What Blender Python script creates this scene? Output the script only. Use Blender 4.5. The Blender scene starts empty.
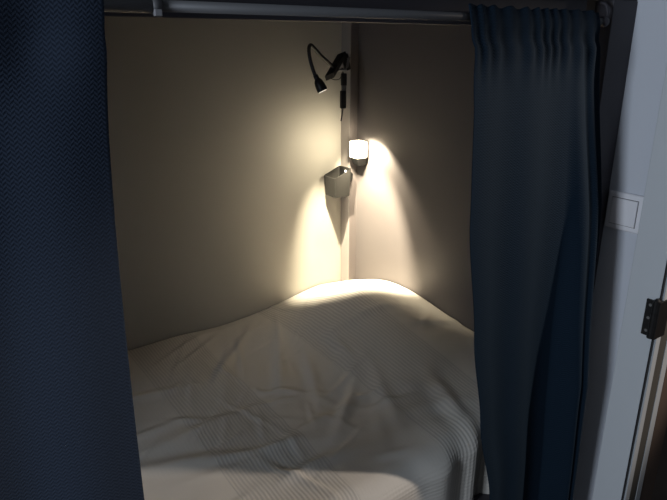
import bpy, bmesh, math, random
from mathutils import Vector, Matrix
random.seed(4)
C = bpy.context.scene.collection
PI = math.pi
EYE = 1.38                       # camera height; the pod's front is along +X, its depth along +Y

# ------------------------------------------------------------------ helpers
def prop(o, label=None, cat=None, group=None, kind=None):
    if label: o['label'] = label
    if cat: o['category'] = cat
    if group: o['group'] = group
    if kind: o['kind'] = kind
    return o

def obj(name, bm, mat, parent=None, smooth=False):
    me = bpy.data.meshes.new(name)
    bmesh.ops.recalc_face_normals(bm, faces=bm.faces[:])
    bm.to_mesh(me); bm.free()
    if smooth:
        for p in me.polygons: p.use_smooth = True
    me.materials.append(mat)
    o = bpy.data.objects.new(name, me); C.objects.link(o)
    if parent:
        o.parent = parent
        o.matrix_parent_inverse = Matrix.Translation(-Vector(parent.location))
    return o

def thing(name, label, cat, loc, group=None):
    o = bpy.data.objects.new(name, None); C.objects.link(o)
    o.empty_display_size = .05
    o.location = loc
    return prop(o, label, cat, group)

def box_bm(x0, x1, y0, y1, z0, z1, bevel=0, seg=2, bm=None):
    t = bmesh.new()
    v = [t.verts.new((x, y, z)) for x in (x0, x1) for y in (y0, y1) for z in (z0, z1)]
    for f in ((0,1,3,2),(4,6,7,5),(0,4,5,1),(2,3,7,6),(0,2,6,4),(1,5,7,3)):
        t.faces.new([v[i] for i in f])
    if bevel:
        bmesh.ops.bevel(t, geom=t.edges[:], offset=bevel, segments=seg, affect='EDGES', profile=.5)
    return merge(bm, t)

def merge(bm, t):
    if bm is None: return t
    me = bpy.data.meshes.new('tmp'); t.to_mesh(me); t.free()
    bm.from_mesh(me); bpy.data.meshes.remove(me)
    return bm

def frames(pts):
    out = []; prev = None
    for i, p in enumerate(pts):
        a = pts[max(i-1,0)]; b = pts[min(i+1,len(pts)-1)]
        d = (b-a).normalized()
        if prev is None:
            n = d.orthogonal().normalized()
        else:
            n = (prev - d*prev.dot(d)).normalized()
        prev = n
        out.append((p, n, d.cross(n)))
    return out

def tube_bm(pts, rad, seg=12, caps=True, bm=None):
    t = bmesh.new()
    pts = [Vector(p) for p in pts]
    if not hasattr(rad, '__len__'): rad = [rad]*len(pts)
    rings = []
    for (p, n, b), r in zip(frames(pts), rad):
        rings.append([t.verts.new(p + (n*math.cos(2*PI*k/seg) + b*math.sin(2*PI*k/seg))*r) for k in range(seg)])
    for a, b in zip(rings, rings[1:]):
        for k in range(seg):
            t.faces.new((a[k], a[(k+1)%seg], b[(k+1)%seg], b[k]))
    if caps:
        t.faces.new(rings[0][::-1]); t.faces.new(rings[-1])
    return merge(bm, t)

def spline(pts, n=8):
    pts = [Vector(p) for p in pts]
    P = [2*pts[0]-pts[1]] + pts + [2*pts[-1]-pts[-2]]
    out = []
    for i in range(1, len(P)-2):
        for k in range(n):
            t = k/n
            a, b, c, d = P[i-1], P[i], P[i+1], P[i+2]
            out.append(.5*((2*b) + (c-a)*t + (2*a-5*b+4*c-d)*t*t + (-a+3*b-3*c+d)*t**3))
    out.append(pts[-1])
    return out

def prism_bm(poly_bottom, poly_top, bm=None):
    t = bmesh.new()
    a = [t.verts.new(p) for p in poly_bottom]; b = [t.verts.new(p) for p in poly_top]
    n = len(a)
    t.faces.new(a[::-1]); t.faces.new(b)
    for k in range(n): t.faces.new((a[k], a[(k+1)%n], b[(k+1)%n], b[k]))
    return merge(bm, t)

def mat(name, col, rough=.6, spec=.3, metal=0, noise=0, nscale=20, bump=0, bscale=200, emit=None, estr=0, sheen=0):
    m = bpy.data.materials.new(name); m.use_nodes = True
    N = m.node_tree.nodes; L = m.node_tree.links
    b = N['Principled BSDF']
    b.inputs['Base Color'].default_value = (*col, 1)
    b.inputs['Roughness'].default_value = rough
    b.inputs['Specular IOR Level'].default_value = spec
    b.inputs['Metallic'].default_value = metal
    if sheen: b.inputs['Sheen Weight'].default_value = sheen
    tc = N.new('ShaderNodeTexCoord')
    if noise:
        n = N.new('ShaderNodeTexNoise'); n.inputs['Scale'].default_value = nscale; n.inputs['Detail'].default_value = 5
        L.new(tc.outputs['Object'], n.inputs['Vector'])
        mx = N.new('ShaderNodeMix'); mx.data_type = 'RGBA'
        mx.inputs['A'].default_value = (*[c*(1-noise) for c in col], 1)
        mx.inputs['B'].default_value = (*[min(1,c*(1+noise)) for c in col], 1)
        L.new(n.outputs['Fac'], mx.inputs['Factor']); L.new(mx.outputs['Result'], b.inputs['Base Color'])
    if bump:
        n = N.new('ShaderNodeTexNoise'); n.inputs['Scale'].default_value = bscale; n.inputs['Detail'].default_value = 3
        L.new(tc.outputs['Object'], n.inputs['Vector'])
        bp = N.new('ShaderNodeBump'); bp.inputs['Strength'].default_value = bump; bp.inputs['Distance'].default_value = .002
        L.new(n.outputs['Fac'], bp.inputs['Height']); L.new(bp.outputs['Normal'], b.inputs['Normal'])
    if emit:
        b.inputs['Emission Color'].default_value = (*emit, 1); b.inputs['Emission Strength'].default_value = estr
    return m

def math_node(N, L, op, a, b=None):
    n = N.new('ShaderNodeMath'); n.operation = op
    for i, v in enumerate((a, b)):
        if v is None: continue
        if isinstance(v, (int, float)): n.inputs[i].default_value = v
        else: L.new(v, n.inputs[i])
    return n.outputs[0]

# ------------------------------------------------------------------ materials
M_back = mat('paint_beige', (.405, .388, .345), .55, .3, noise=.04, nscale=6, bump=.08, bscale=160)
M_end = mat('laminate_taupe', (.135, .122, .120), .42, .35, noise=.04, nscale=5, bump=.04, bscale=120)
M_post = mat('post_grey', (.30, .275, .26), .5, .3, noise=.03)
M_post_shade = mat('post_shaded_face', (.17, .15, .145), .55, .25)  # darker post tone, shade put into the colour
M_room = mat('room_paint', (.58, .60, .65), .7, .2, noise=.02, nscale=8, bump=.1, bscale=220)
M_casing = mat('casing_grey', (.56, .58, .60), .45, .3, noise=.02)
M_jamb = mat('jamb_grey', (.40, .42, .44), .5, .25)
M_dark = mat('dark_laminate', (.045, .042, .050), .55, .3, noise=.1, nscale=12)
M_ceil = mat('bunk_underside', (.10, .09, .085), .7, .2)
M_floor = mat('floor_dark', (.10, .085, .075), .5, .3, noise=.25, nscale=9)
M_hall = mat('hall_brown', (.10, .072, .058), .6, .2, noise=.1)
M_hallred = mat('hall_red', (.12, .045, .035), .6, .2, noise=.15)
M_seal = mat('seal_brown', (.075, .07, .062), .7, .2)
M_black = mat('black_plastic', (.012, .012, .013), .38, .45)
M_blackm = mat('black_metal', (.016, .015, .015), .42, .4, metal=.3, noise=.3, nscale=90)
M_clipg = mat('grey_plastic', (.14, .135, .13), .5, .3)
M_lamp = mat('lamp_grey', (.017, .0165, .015), .55, .25, noise=.03)
M_lampd = mat('lamp_dark', (.012, .012, .012), .5, .25)
M_white = mat('white_plastic', (.80, .79, .82), .22, .5)
M_rod = mat('rod_metal', (.11, .11, .115), .5, .35, metal=.3)
M_rodd = mat('rod_clip', (.26, .26, .27), .35, .5)
M_matt = mat('mattress_white', (.6, .58, .55), .85, .1, noise=.04)
M_glow = mat('lamp_diffuser', (.9, .85, .75), .5, .3, emit=(1, .86, .62), estr=4.5)
M_led = mat('lens', (.75, .75, .72), .12, .6, emit=(1, .93, .8), estr=.6)

def curtain_mat(name, col):
    m = bpy.data.materials.new(name); m.use_nodes = True
    N = m.node_tree.nodes; L = m.node_tree.links; b = N['Principled BSDF']
    b.inputs['Roughness'].default_value = .85; b.inputs['Specular IOR Level'].default_value = .12
    b.inputs['Sheen Weight'].default_value = 0; b.inputs['Sheen Roughness'].default_value = .5
    b.inputs['Sheen Tint'].default_value = (.4, .6, 1, 1)
    uv = N.new('ShaderNodeUVMap'); sx = N.new('ShaderNodeSeparateXYZ'); L.new(uv.outputs[0], sx.inputs[0])
    # herringbone weave: small zigzag in metres
    u = math_node(N, L, 'MULTIPLY', sx.outputs[0], 1/.011)
    tri = math_node(N, L, 'PINGPONG', u, .5)
    w = math_node(N, L, 'ADD', math_node(N, L, 'MULTIPLY', sx.outputs[1], 1/.0052), math_node(N, L, 'MULTIPLY', tri, 1.3))
    s = math_node(N, L, 'SINE', math_node(N, L, 'MULTIPLY', w, 2*PI))
    f = math_node(N, L, 'ADD', math_node(N, L, 'MULTIPLY', s, .5), .5)
    ns = N.new('ShaderNodeTexNoise'); ns.inputs['Scale'].default_value = 60; ns.inputs['Detail'].default_value = 4
    mp = N.new('ShaderNodeMapping'); mp.inputs['Scale'].default_value = (1, 9, 1)
    L.new(uv.outputs[0], mp.inputs[0]); L.new(mp.outputs[0], ns.inputs['Vector'])
    f2 = math_node(N, L, 'ADD', math_node(N, L, 'MULTIPLY', f, .6), math_node(N, L, 'MULTIPLY', ns.outputs['Fac'], .5))
    mx = N.new('ShaderNodeMix'); mx.data_type = 'RGBA'
    mx.inputs['A'].default_value = (*[c*.75 for c in col], 1); mx.inputs['B'].default_value = (*[c*1.25 for c in col], 1)
    L.new(f2, mx.inputs['Factor']); L.new(mx.outputs['Result'], b.inputs['Base Color'])
    bp = N.new('ShaderNodeBump'); bp.inputs['Strength'].default_value = .5; bp.inputs['Distance'].default_value = .0008
    L.new(f, bp.inputs['Height']); L.new(bp.outputs['Normal'], b.inputs['Normal'])
    return m
M_curt = curtain_mat('navy_weave', (.026, .037, .060))
M_curt2 = curtain_mat('navy_weave_dark', (.0060, .0145, .0265))  # darker version of the navy weave, for the right curtain

def duvet_mat():
    m = bpy.data.materials.new('seersucker'); m.use_nodes = True
    N = m.node_tree.nodes; L = m.node_tree.links; b = N['Principled BSDF']
    b.inputs['Roughness'].default_value = .9; b.inputs['Specular IOR Level'].default_value = .1
    uv = N.new('ShaderNodeUVMap'); sx = N.new('ShaderNodeSeparateXYZ'); L.new(uv.outputs[0], sx.inputs[0])
    u, v = sx.outputs[0], sx.outputs[1]
    nz = N.new('ShaderNodeTexNoise'); nz.inputs['Scale'].default_value = 9; nz.inputs['Detail'].default_value = 2
    L.new(uv.outputs[0], nz.inputs['Vector'])
    uw = math_node(N, L, 'ADD', u, math_node(N, L, 'MULTIPLY', math_node(N, L, 'SUBTRACT', nz.outputs['Fac'], .5), .006))
    # bands .22 m wide every .45 m
    ph = math_node(N, L, 'FRACT', math_node(N, L, 'MULTIPLY', math_node(N, L, 'ADD', u, .03), 1/.45))
    band = math_node(N, L, 'LESS_THAN', ph, .47)
    s = math_node(N, L, 'SINE', math_node(N, L, 'MULTIPLY', uw, 2*PI/.0088))
    ridge = math_node(N, L, 'ADD', math_node(N, L, 'MULTIPLY', s, .5), .5)
    # cross threads near the hanging front edge
    s2 = math_node(N, L, 'SINE', math_node(N, L, 'MULTIPLY', v, 2*PI/.010))
    cross = math_node(N, L, 'LESS_THAN', v, .28)
    r2 = math_node(N, L, 'MULTIPLY', math_node(N, L, 'MULTIPLY', math_node(N, L, 'ADD', s2, 1), .4), cross)
    amp = math_node(N, L, 'ADD', math_node(N, L, 'MULTIPLY', band, .86), .14)
    h = math_node(N, L, 'ADD', math_node(N, L, 'MULTIPLY', ridge, amp), r2)
    n2 = N.new('ShaderNodeTexNoise'); n2.inputs['Scale'].default_value = 38; n2.inputs['Detail'].default_value = 4
    L.new(uv.outputs[0], n2.inputs['Vector'])
    h2 = math_node(N, L, 'ADD', h, math_node(N, L, 'MULTIPLY', n2.outputs['Fac'], 1.4))
    bp = N.new('ShaderNodeBump'); bp.inputs['Strength'].default_value = .5; bp.inputs['Distance'].default_value = .0011
    L.new(h2, bp.inputs['Height']); L.new(bp.outputs['Normal'], b.inputs['Normal'])
    mx = N.new('ShaderNodeMix'); mx.data_type = 'RGBA'
    mx.inputs['A'].default_value = (.63, .595, .54, 1); mx.inputs['B'].default_value = (.49, .465, .43, 1)
    inv = math_node(N, L, 'MULTIPLY', math_node(N, L, 'MULTIPLY', math_node(N, L, 'SUBTRACT', 1, ridge), band), .8)
    L.new(inv, mx.inputs['Factor']); L.new(mx.outputs['Result'], b.inputs['Base Color'])
    return m
M_duvet = duvet_mat()

# ------------------------------------------------------------------ setting
XE, YB, XL = 1.26, 1.71, -.80        # end wall / room wall plane, pod back wall, pod far end
YF = .745                            # front of the pod
TOP = EYE + .10                      # underside of the bunk above
def struct(name, bm, m): return prop(obj(name, bm, m), kind='structure')
struct('floor', box_bm(-2.0, 3.2, -2.0, 1.9, -.05, 0), M_floor)
struct('wall_back', box_bm(XL-.05, XE+.10, YB, YB+.05, 0, TOP+.10), M_back)
struct('wall_left', box_bm(XL-.05, XL, YF+.02, YB, 0, TOP+.10), M_back)
struct('wall_end', box_bm(XE, XE+.075, YF+.02, YB, 0, TOP+.10), M_end)
bm = box_bm(XE, XE+.075, .585, YF+.02, 0, 2.5)
box_bm(XE, XE+.075, -.40, .585, 2.06, 2.5, bm=bm); box_bm(XE, XE+.075, -2.0, -.40, 0, 2.5, bm=bm)
struct('wall_right', bm, M_room)
struct('ceiling', box_bm(XL, XE, YF+.02, YB, TOP, TOP+.06), M_ceil)
struct('trim_1', box_bm(1.229, XE, 1.66, YB, .3, TOP, .0015), M_post)                 # corner post
bm = box_bm(XL-.05, XE-.14, YF, YF+.018, EYE+.031, TOP+.3)
box_bm(XL-.05, XE-.001, YF-.022, YF+.018, EYE+.083, TOP+.3, .002, bm=bm)
struct('trim_2', bm, M_dark)                                                          # header board
struct('trim_3', box_bm(XE-.085, XE-.0005, .722, YF+.018, 0, EYE+.083, .0015), M_dark)  # upright beside the curtain
struct('trim_4', box_bm(XL, XE-.14, YF+.004, YF+.046, 0, .32), M_dark)                # board under the bed front
struct('trim_5', box_bm(XL, XE, YF+.022, YB, .27, .30), M_dark)                       # bed deck
struct('trim_shade', box_bm(1.2305, XE, 1.6575, 1.6601, .3, TOP), M_post_shade)  # thin dark sheet painting the shade on the post's front face
# doorway
bm = box_bm(XE-.014, XE, .566, .637, 0, 2.06, .002)
box_bm(XE-.014, XE, -.39, .637, 2.06, 2.13, .002, bm=bm)
door = struct('door_1', bm, M_casing)
obj('gap_seal', box_bm(XE-.0138, XE-.006, .5635, .5659, 0, 2.06), M_black, door)
bm = box_bm(XE-.006, XE+.014, .560, .5659, 0, 2.06, .001); box_bm(XE+.0001, XE+.0749, .5625, .5845, 0, 2.06, bm=bm)
box_bm(XE+.047, XE+.070, .560, .590, 0, 2.06, .001, bm=bm)
obj('jamb', bm, M_jamb, door)
obj('rubber_seal', box_bm(XE+.014, XE+.047, .5612, .5625, 0, 2.06), M_seal, door)
obj('jamb_lining', box_bm(XE+.075, XE+.14, .562, .600, 0, 2.06), M_hall, door)
zh = EYE-.562
bm = box_bm(XE-.0185, XE-.0135, .570, .590, zh-.042, zh+.042, .001)
for k in range(3):
    tube_bm([(XE-.021, .566, zh-.042+k*.0285), (XE-.021, .566, zh-.042+k*.0285+.030)], .0085, 14, bm=bm)
tube_bm([(XE-.021, .566, zh+.045), (XE-.021, .566, zh+.050)], [.006, .003], 12, bm=bm)
box_bm(XE-.024, XE+.020, .557, .5635, zh-.044, zh+.044, .001, bm=bm)
hinge = obj('hinge', bm, M_blackm, door)
bm = bmesh.new()
for dz in (-.03, .0, .03):
    tube_bm([(XE-.0184, .580, zh+dz), (XE-.0190, .580, zh+dz)], .0035, 10, bm=bm)
obj('screw', bm, M_clipg, hinge)
struct('wall_hall', box_bm(3.0, 3.05, -2.0, 1.9, 0, 2.5), M_hallred)

# light switch on the room wall
ys, zs, h = .677, EYE-.348, .0425
sw = thing('light_switch', 'white square rocker light switch on the pale blue wall beside the door frame', 'light switch', (XE, ys, zs))
bm = box_bm(XE-.009, XE, ys-h, ys+h, zs-h, zs+h, .005, 3)
obj('frame', bm, M_white, sw)
r = .029
obj('rocker', box_bm(XE-.0125, XE-.0085, ys-r, ys+r, zs-r, zs+r, .0015), M_white, sw)
bm = bmesh.new()
g = r+.0012
for (a, b, c, d) in ((-g,g,r,g),(-g,g,-g,-r),(-g,-r,-g,g),(r,g,-g,g)):
    box_bm(XE-.0094, XE-.0088, ys+a, ys+b, zs+c, zs+d, bm=bm)
obj('rocker_gap', bm, M_clipg, sw)

# ------------------------------------------------------------------ mattress and duvet
bm = box_bm(XL+.01, XE-.012, YF+.092, YB-.012, .30, EYE-.935, .04, 4)
prop(obj('mattress', bm, M_matt, smooth=True), 'white mattress on the bed deck beneath the seersucker duvet', 'mattress')

FLAT = EYE-.885
def gs(x, s): return math.exp(-(x/s)**2)
def sstep(a, b, x):
    t = max(0, min(1, (x-a)/(b-a))); return t*t*(3-2*t)
def lump(x, y):
    # a pillow under the duvet at the end wall
    f = .138*gs(max(0, 1.12-x), .205)*gs(y-1.44, .30 if y < 1.44 else .24)
    f *= 1-.20*sstep(1.12, 1.26, x)
    f += .060*sstep(.78, 1.12, x)*gs(y-1.02, .30)
    return f
def crease(x, y, cx, cy, ang, ln, wd, h):
    c, s = math.cos(ang), math.sin(ang)
    a = (x-cx)*c+(y-cy)*s; b = -(x-cx)*s+(y-cy)*c
    return h*gs(a, ln)*(gs(b, wd) - .45*gs(b-1.7*wd, wd*1.2))
CR = [(.62,1.45,.95,.14,.016,.009),(.70,1.52,.80,.12,.014,.008),(.76,1.36,1.05,.15,.018,.011),(.80,1.25,1.15,.13,.016,.009),
      (.56,1.62,.5,.10,.014,.008),(.50,1.20,.1,.16,.02,.008),(.38,1.42,-.2,.14,.02,.008),(.42,1.08,-.35,.17,.02,.009),
      (.66,1.05,.15,.14,.022,.012),(.78,1.06,.7,.10,.016,.011),(.88,1.02,1.2,.10,.018,.010),(.62,.93,-.1,.13,.02,.008),
      (.98,.90,1.3,.09,.02,.012),(.30,1.25,.05,.10,.014,.007),(.85,1.16,.3,.08,.014,.009),(.92,1.28,1.3,.10,.02,.008)]
rnd = [(random.uniform(-.7,1.2), random.uniform(.8,1.7), random.uniform(0,PI), random.uniform(.05,.12), random.uniform(.01,.02), random.uniform(.002,.005)) for _ in range(46)]
fine = [(random.uniform(.45,.95), random.uniform(1.0,1.65), random.gauss(.85,.45), random.uniform(.05,.13), random.uniform(.006,.010), random.uniform(.0015,.0038)) for _ in range(28)]
fine += [(random.uniform(.2,.9), random.uniform(.9,1.25), random.gauss(-.5,.5), random.uniform(.05,.12), random.uniform(.007,.012), random.uniform(.002,.005)) for _ in range(22)]
def top_h(x, y):
    z = FLAT + lump(x, y)
    for c in CR: z += crease(x, y, *c)
    for c in fine: z += crease(x, y, *c)
    for c in rnd: z += crease(x, y, *c)
    z += .006*math.sin(5.1*x+2.3*y+.5)*math.sin(4.3*y-2.2*x) + .003*math.sin(17*x+6*y)*math.sin(13*y-5*x+1)
    return z
RAD, YT = .050, .840                  # rounded front edge
HANG = .25
def duvet_pt(x, v):
    """v = arc length from the hem at the front, up the side, over the edge and back"""
    if v < HANG:
        k = 1 - v/HANG
        fold = (.5+.5*math.sin(x*62+1.2*math.sin(x*19)))*.034*(.6+.4*k)*sstep(.72, .90, x) + .004*math.sin(x*31)
        zt = top_h(x, YT)
        return (x, YT-RAD-.004 + .0 - fold*.8 + .012*k, zt-RAD-(HANG-v))
    v -= HANG
    if v < RAD*PI/2:
        a = v/RAD
        fold = (.5+.5*math.sin(x*62+1.2*math.sin(x*19)))*.034*.6*sstep(.72, .90, x)*(1-v/(RAD*PI/2)) + .004*math.sin(x*31)*(1-v/(RAD*PI/2))
        zt = top_h(x, YT)
        return (x, YT-RAD*math.cos(a)-.004*(1-v/(RAD*PI/2))-fold*.8, zt-RAD+RAD*math.sin(a))
    y = min(YT + v - RAD*PI/2, YB-.006)
    return (x, y, top_h(x, y))
me_bm = bmesh.new(); uvl = me_bm.loops.layers.uv.new('UVMap')
nx, ny = 400, 230
VL = HANG+RAD*PI/2+(YB-.006-YT)
grid = []; uvs = {}
for j in range(ny+1):
    row = []
    for i in range(nx+1):
        x = XL+.01+(XE-.006-XL-.01)*i/nx; v = VL*j/ny
        vt = me_bm.verts.new(duvet_pt(x, v)); uvs[vt] = (x, v); row.append(vt)
    grid.append(row)
for j in range(ny):
    for i in range(nx):
        f = me_bm.faces.new((grid[j][i], grid[j][i+1], grid[j+1][i+1], grid[j+1][i]))
        for lp in f.loops: lp[uvl].uv = uvs[lp.vert]
duvet = obj('duvet', me_bm, M_duvet, smooth=True)
prop(duvet, 'rumpled off white duvet with seersucker stripe bands, humped in the corner of the bunk', 'duvet')
sd = duvet.modifiers.new('thick', 'SOLIDIFY'); sd.thickness = .014; sd.offset = -1

# ------------------------------------------------------------------ curtain rod
ZR, YR = EYE+.042, .722
rod = thing('curtain_rod', 'thin grey telescopic curtain rod along the top of the bunk opening', 'curtain rod', (.25, YR, ZR))
xj = .258
obj('outer_tube', tube_bm([(XL, YR, ZR), (xj, YR, ZR)], .0085, 20), M_rod, rod, True)
obj('inner_tube', tube_bm([(xj, YR, ZR), (1.150, YR, ZR)], .0066, 20), M_rod, rod, True)
obj('joint_collar', tube_bm([(xj-.006, YR, ZR), (xj+.004, YR, ZR)], .0094, 20), M_rod, rod, True)
obj('joint_tab', box_bm(xj-.006, xj+.003, YR-.011, YR-.004, ZR-.0115, ZR-.004, .001), M_rodd, rod)
bm = tube_bm([(1.140, YR, ZR), (1.152, YR, ZR)], .010, 16)
tube_bm(spline([(1.148, YR, ZR), (1.151, YR-.004, ZR+.014), (1.149, YR+.0, ZR+.030), (1.149, YR+.012, ZR+.036)], 5), .0028, 8, bm=bm)
obj('end_hook', bm, M_dark, rod, True)

# ------------------------------------------------------------------ curtains
def curtain(name, label, xl, xr, folds, m, zbot, gather, n=220, nz=110):
    """xl(t), xr(t): left and right edges, t = 0 at the rod and 1 at the hem; folds(s, t): how far cloth comes forward"""
    bm = bmesh.new(); uvl = bm.loops.layers.uv.new('UVMap')
    H = ZR+.016-zbot
    prof = []                                           # (forward offset class, z, t)
    for k in range(7): prof.append(('b', ZR-.030+.030*k/6, 0))
    for k in range(1, 4): prof.append(('b2', ZR+.013*k/3, 0))
    for k in range(0, 4): prof.append(('f2', ZR+.016-.016*k/3, 0))
    for k in range(1, nz+1):
        z = ZR-(ZR-zbot)*k/nz; prof.append(('f', z, (ZR-z)/(ZR-zbot)))
    W = xr(0)-xl(0)
    rows = []; uvs = {}
    for kind, z, t in prof:
        row = []
        for i in range(n+1):
            s = i/n
            x = xl(t)+(xr(t)-xl(t))*s
            if kind[0] == 'b': x = xl(t)+.034+(xr(t)-xl(t)-.068)*s
            gz = gather(s)
            if kind == 'b': y = YR+.0105
            elif kind == 'b2': y = YR+.0105-.006*((z-ZR)/.013)
            elif kind == 'f2': y = YR-.0105-.004*gz+.006*((z-ZR)/.016)
            else:
                a = sstep(0, .10, t)
                seam = .006*math.exp(-((z-(ZR-.030))/.007)**2)
                y = YR-.0115-.004*gz*(1-a) - (.007*gz*math.exp(-(t/.05)**2) + folds(s, t))*sstep(0,.05,t) + seam
            zz = z + (.005*(gz-.4) if kind in ('b2', 'f2') and z > ZR+.005 else 0)
            v = bm.verts.new((x, y, zz)); uvs[v] = (s*W*1.4, z); row.append(v)
        rows.append(row)
    for a, b in zip(rows, rows[1:]):
        for i in range(n):
            f = bm.faces.new((a[i], a[i+1], b[i+1], b[i]))
            for lp in f.loops: lp[uvl].uv = uvs[lp.vert]
    o = obj(name, bm, m, smooth=True)
    sd = o.modifiers.new('thick', 'SOLIDIFY'); sd.thickness = .0014; sd.offset = 0
    return prop(o, label, 'curtain', 'navy curtains of the bunk')
def interp(tab, t):
    for (a, u), (b, v) in zip(tab, tab[1:]):
        if t <= b: return u+(v-u)*sstep(a, b, t)*.5+(v-u)*.5*(t-a)/(b-a) if t >= a else u
    return tab[-1][1]
RL = [(0,.760),(.05,.772),(.12,.783),(.27,.790),(.45,.826),(.61,.867),(.78,.923),(1,.975)]
RR = [(0,1.118),(.28,1.172),(.5,1.165),(.9,1.175),(1,1.18)]
def g1(s): return .5+.5*math.sin(s*58+2.2*math.sin(s*9))
def g2(s): return .5+.5*math.sin(s*70+2.0*math.sin(s*11)+.6)
curtain('curtain', 'navy blue woven curtain hanging nearly flat at the left side of the bunk opening',
        lambda t: -.62, lambda t: .196-.025*(1-math.exp(-t/.15)),
        lambda s, t: .005*(1+math.sin(s*34+.8+1.2*math.sin(t*2)))*(.4+.6*t)+.004*(1+math.sin(s*13+2*t)),
        M_curt, .10, g1, n=260)
def fr(s, t):
    a = .005*(1+math.sin(s*17+.4+.9*t)) * (1-sstep(.78, .88, s))
    d = .007*(1+math.sin(s*62+1.0+.4*math.sin(3*t))) * sstep(.83, .92, s)
    e = .016*gs(s-.82, .05)*(.3+.7*t)
    e += .062*sstep(.73, .86, s)*(1-.35*sstep(.90, 1, s))*max(0, min(1, (t-.04)/.55))
    return (a+d+e)*(.45+.55*sstep(0,.35,t))
curtain('curtain', 'dark navy curtain bunched in folds at the right side of the opening',
        lambda t: interp(RL, t), lambda t: interp(RR, t),
        fr, M_curt2, .12, g2, n=240)

# ------------------------------------------------------------------ wall lamps
WARM = (1.0, .86, .62)
# left lamp: open-topped tapered cup on the post
lx0, lx1, ly0, ly1, lz0, lz1 = 1.143, 1.2136, 1.623, 1.695, EYE-.495, EYE-.428
lamp1 = thing('reading_lamp', 'grey box reading lamp with open top, lower left of the two in the corner', 'lamp', (1.229, 1.675, EYE-.42))
def rrect(x0, x1, y0, y1, z, r, n=4):
    out = []
    for cx, cy, a0 in ((x1-r,y1-r,0),(x0+r,y1-r,PI/2),(x0+r,y0+r,PI),(x1-r,y0+r,1.5*PI)):
        for k in range(n+1):
            a = a0+PI/2*k/n; out.append(Vector((cx+r*math.cos(a), cy+r*math.sin(a), z)))
    return out
def cup_bm(x0, x1, y0, y1, z0, z1, taper, wall, floor_z):
    t = bmesh.new()
    rings = [rrect(x0+taper,x1-taper,y0+taper,y1-taper,z0,.007), rrect(x0,x1,y0,y1,z1,.007),
             rrect(x0+wall,x1-wall,y0+wall,y1-wall,z1,.005), rrect(x0+wall+taper*.6,x1-wall-taper*.6,y0+wall+taper*.6,y1-wall-taper*.6,floor_z,.005)]
    for r in rings[1:]:
        for p in r: p.z += .028*(p.x-x0)/(x1-x0)          # mouth cut at a slant
    R = [[t.verts.new(p) for p in r] for r in rings]
    n = len(R[0])
    for a, b in zip(R, R[1:]):
        for k in range(n): t.faces.new((a[k], a[(k+1)%n], b[(k+1)%n], b[k]))
    t.faces.new(R[0]); t.faces.new(R[-1])
    return t
obj('housing', cup_bm(lx0, lx1, ly0, ly1, lz0, lz1, .004, .0022, lz1-.045), M_lamp, lamp1)
bm = prism_bm([(1.210,1.634,lz0+.040),(1.2285,1.640,lz0+.052),(1.2285,1.662,lz0+.052),(1.2285,1.7095,lz0+.044),(1.210,1.7095,lz0+.040)],
              [(1.210,1.634,lz1+.022),(1.2315,1.640,lz1+.004),(1.2315,1.6575,lz1+.004),(1.2285,1.7095,lz1+.006),(1.210,1.7095,lz1+.020)])
obj('bracket', bm, M_lampd, lamp1)
obj('button', tube_bm([(1.2115, 1.655, lz1+.014), (1.2085, 1.655, lz1+.014)], .0045, 12), M_white, lamp1)

# right lamp: glowing block over a dark tapered base
lamp2 = thing('reading_lamp', 'lit white glowing block reading lamp on a dark tapered base, upper right in the corner', 'lamp', (XE, 1.60, EYE-.37))
gx0, gx1, gy0, gy1 = 1.207, 1.250, 1.585, 1.632
obj('shade', box_bm(gx0, gx1, gy0, gy1, EYE-.362, EYE-.306, .004, 3), M_glow, lamp2, True)
a = [(gx0+.002,gy0+.002,EYE-.3625),(gx1-.001,gy0+.002,EYE-.3625),(gx1-.001,gy1-.002,EYE-.3625),(gx0+.002,gy1-.002,EYE-.3625)]
b = [(gx0+.016,gy0+.012,EYE-.388),(gx1-.004,gy0+.012,EYE-.388),(gx1-.004,gy1-.006,EYE-.388),(gx0+.016,gy1-.006,EYE-.388)]
obj('base', prism_bm(b, a), M_lampd, lamp2)
obj('bracket', box_bm(1.2445, XE, 1.595, 1.622, EYE-.384, EYE-.340, .001), M_lampd, lamp2)

# ------------------------------------------------------------------ clip lamp on the post
CY = 1.60
cam_z = EYE
def pt(x, y, dz): return Vector((x, y, EYE+dz))
clip = thing('clip_lamp', 'small black gooseneck clip lamp gripping the top of the corner post', 'lamp', (1.235, 1.645, EYE-.06))
F_ = 600.0
def at(px, py, Y):
    """point at depth Y behind the bunk front seen in that direction (used to size the gooseneck's bends)"""
    th, hd = math.radians(18.9), math.radians(35)
    u, v = (px-333.5)/F_, (py-250)/F_
    fw = math.cos(th)-v*math.sin(th); dn = math.sin(th)+v*math.cos(th)
    X = u*math.cos(hd)+fw*math.sin(hd); Yd = -u*math.sin(hd)+fw*math.cos(hd)
    return Vector((X/Yd*Y, Y, EYE-dn/Yd*Y))
neck = spline([at(336,69,1.60), at(329,63,1.57), at(321,56,1.555), at(314.5,48.5,1.545), at(311.2,45.2,1.54), at(309.3,46.5,1.535), at(309,52,1.53), at(310.5,61,1.525), at(312.8,69,1.52), at(315.3,76,1.515)], 6)
obj('gooseneck', tube_bm(neck, .0054, 10), M_black, clip, True)
a = at(315.2,75,1.515); d = Vector((.29, -.34, -.895))*.050; b = a+d
hp = [a+d*t for t in (0, .02, .20, .24, .30, .42, .60, .80, .95, 1.0)]
head = obj('lamp_head', tube_bm(hp, [.005,.0072,.0076,.0070,.0098,.0128,.0144,.0154,.0156,.0148], 24), M_black, clip, True)
obj('lens', tube_bm([b+d*.001, b+d*.03], [.0128, .012], 20), M_led, head)
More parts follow.
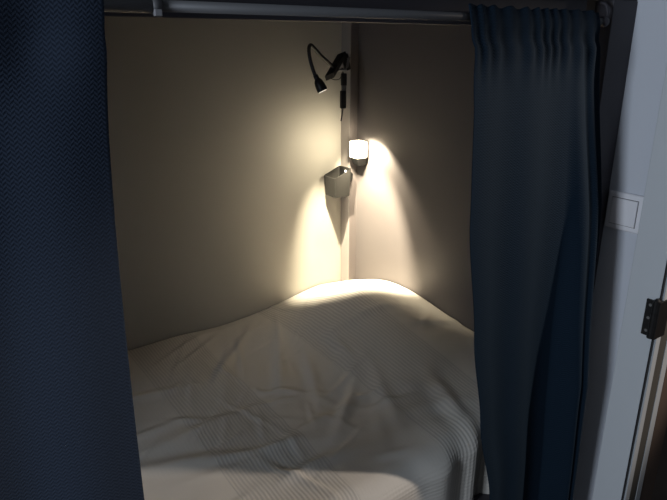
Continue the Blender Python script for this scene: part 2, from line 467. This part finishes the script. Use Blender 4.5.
# clip: two jaws crossing at a sprung pivot
def slab(p, q, w, th, side, m, name, par):
    """a flat bar from p to q; w across 'side', th thick"""
    dd = (q-p).normalized(); sd_ = side.normalized(); nn = dd.cross(sd_).normalized()
    P = [p+sd_*w*.5, p-sd_*w*.5]; Q = [q+sd_*w*.5, q-sd_*w*.5]
    t = bmesh.new()
    vs = [t.verts.new(c+nn*s*th*.5) for c in (P[0],P[1],Q[1],Q[0]) for s in (-1,1)]
    for f in ((0,2,4,6),(1,7,5,3),(0,1,3,2),(2,3,5,4),(4,5,7,6),(6,7,1,0)): t.faces.new([vs[i] for i in f])
    bmesh.ops.recalc_face_normals(t, faces=t.faces[:])
    bmesh.ops.bevel(t, geom=t.edges[:], offset=.0015, segments=2, affect='EDGES')
    return obj(name, t, m, par)
side = Vector((.80, -.35, .35))
slab(at(329.5,77,1.58), at(342,55,1.625), .029, .019, side, M_black, 'jaw', clip)
slab(at(347.5,70,1.63), at(344.5,54.5,1.625), .022, .012, side, M_black, 'jaw', clip)
slab(at(347.0,68,1.595), at(349.0,57,1.600), .010, .006, side, M_clipg, 'jaw_pad', clip)
p = at(341.5, 70, 1.60)
obj('pivot', tube_bm([p-Vector((.012,-.006,0)), p+Vector((.014,-.008,0))], .0042, 12), M_rodd, clip, True)
obj('spring_wire', tube_bm(spline([at(331,78.5,1.585), at(335,79.8,1.59), at(340,78.5,1.60), at(342,73,1.61)], 5), .0014, 6), M_black, clip, True)
bm = tube_bm(spline([at(342,68,1.60), at(343.6,76,1.61), at(344,84,1.61), at(343.6,95,1.61), at(343,107,1.61), at(342.2,114,1.61), at(341,121,1.612)], 6), .0022, 8)
obj('cable', bm, M_black, clip, True)
c1 = at(344, 80.5, 1.61); 
obj('cable_plug', box_bm(c1.x-.010, c1.x+.008, c1.y-.006, c1.y+.006, c1.z-.016, c1.z+.022, .003), M_black, clip)
c3 = at(343.8, 88.5, 1.61)
obj('cable_sleeve', box_bm(c3.x-.007, c3.x+.007, c3.y-.005, c3.y+.005, c3.z-.011, c3.z+.011, .002), M_clipg, clip)
c2 = at(343.3, 99.5, 1.61)
obj('cable_switch', box_bm(c2.x-.0105, c2.x+.0085, c2.y-.007, c2.y+.007, c2.z-.029, c2.z+.029, .004), M_black, clip)

# ------------------------------------------------------------------ lights
def spot(name, loc, target, power, half, blend, col, size):
    l = bpy.data.lights.new(name, 'SPOT'); l.energy = power; l.color = col
    l.spot_size = 2*math.radians(half); l.spot_blend = blend; l.shadow_soft_size = size
    o = bpy.data.objects.new(name, l); C.objects.link(o); o.location = loc
    o.rotation_euler = (Vector(target)-Vector(loc)).to_track_quat('-Z', 'Y').to_euler()
    return o
# light thrown by the two reading lamps
def aim(loc, d): return tuple(p+q for p, q in zip(loc, d))
S1 = tuple(b+d*.06)                 # lens of the gooseneck lamp
spot('gooseneck_beam', S1, aim(S1, (.35, .14, -.926)), 150, 25.5, .6, WARM, .008)
S2 = (1.175, 1.545, EYE-.325)
spot('right_lamp_glow', S2, aim(S2, (-.25, .9, -.10)), 2.2, 72, .9, WARM, .02)
S3 = (1.180, 1.560, EYE-.318)
spot('right_lamp_beam', S3, aim(S3, (.67, .06, -.74)), 9, 62, .35, WARM, .012)
# light from the hall through the open doorway
spot('hall_light', (2.25, -.42, EYE+.42), (.55, .85, EYE-.8), 110, 19, .4, (1, .88, .78), .05)
# added area light left of the bunk, brightens the room wall
l = bpy.data.lights.new('room_fill', 'AREA'); l.energy = 36; l.color = (.77, .87, 1.0); l.shape = 'RECTANGLE'; l.size = .6; l.size_y = 1.0
o = bpy.data.objects.new('room_fill', l); C.objects.link(o); o.location = (-1.9, .30, EYE+.10)
o.rotation_euler = (Vector((1.26, .5, EYE-.3))-Vector(o.location)).to_track_quat('-Z', 'Y').to_euler()

w = bpy.data.worlds.new('World'); bpy.context.scene.world = w; w.use_nodes = True
w.node_tree.nodes['Background'].inputs[0].default_value = (.78, .87, 1.0, 1)
w.node_tree.nodes['Background'].inputs[1].default_value = .10

# ------------------------------------------------------------------ camera
cd = bpy.data.cameras.new('camera'); cam = bpy.data.objects.new('camera', cd); C.objects.link(cam)
cd.sensor_width = 36; cd.lens = 36*600/667; cd.clip_start = .02
cam.location = (0, 0, EYE)
cam.rotation_euler = (Matrix.Rotation(math.radians(-35), 4, 'Z') @ Matrix.Rotation(math.radians(90-18.9), 4, 'X')).to_euler()
sc = bpy.context.scene; sc.camera = cam
vs = sc.view_settings; vs.view_transform = 'Standard'; vs.look = 'None'; vs.exposure = 0; vs.gamma = 1
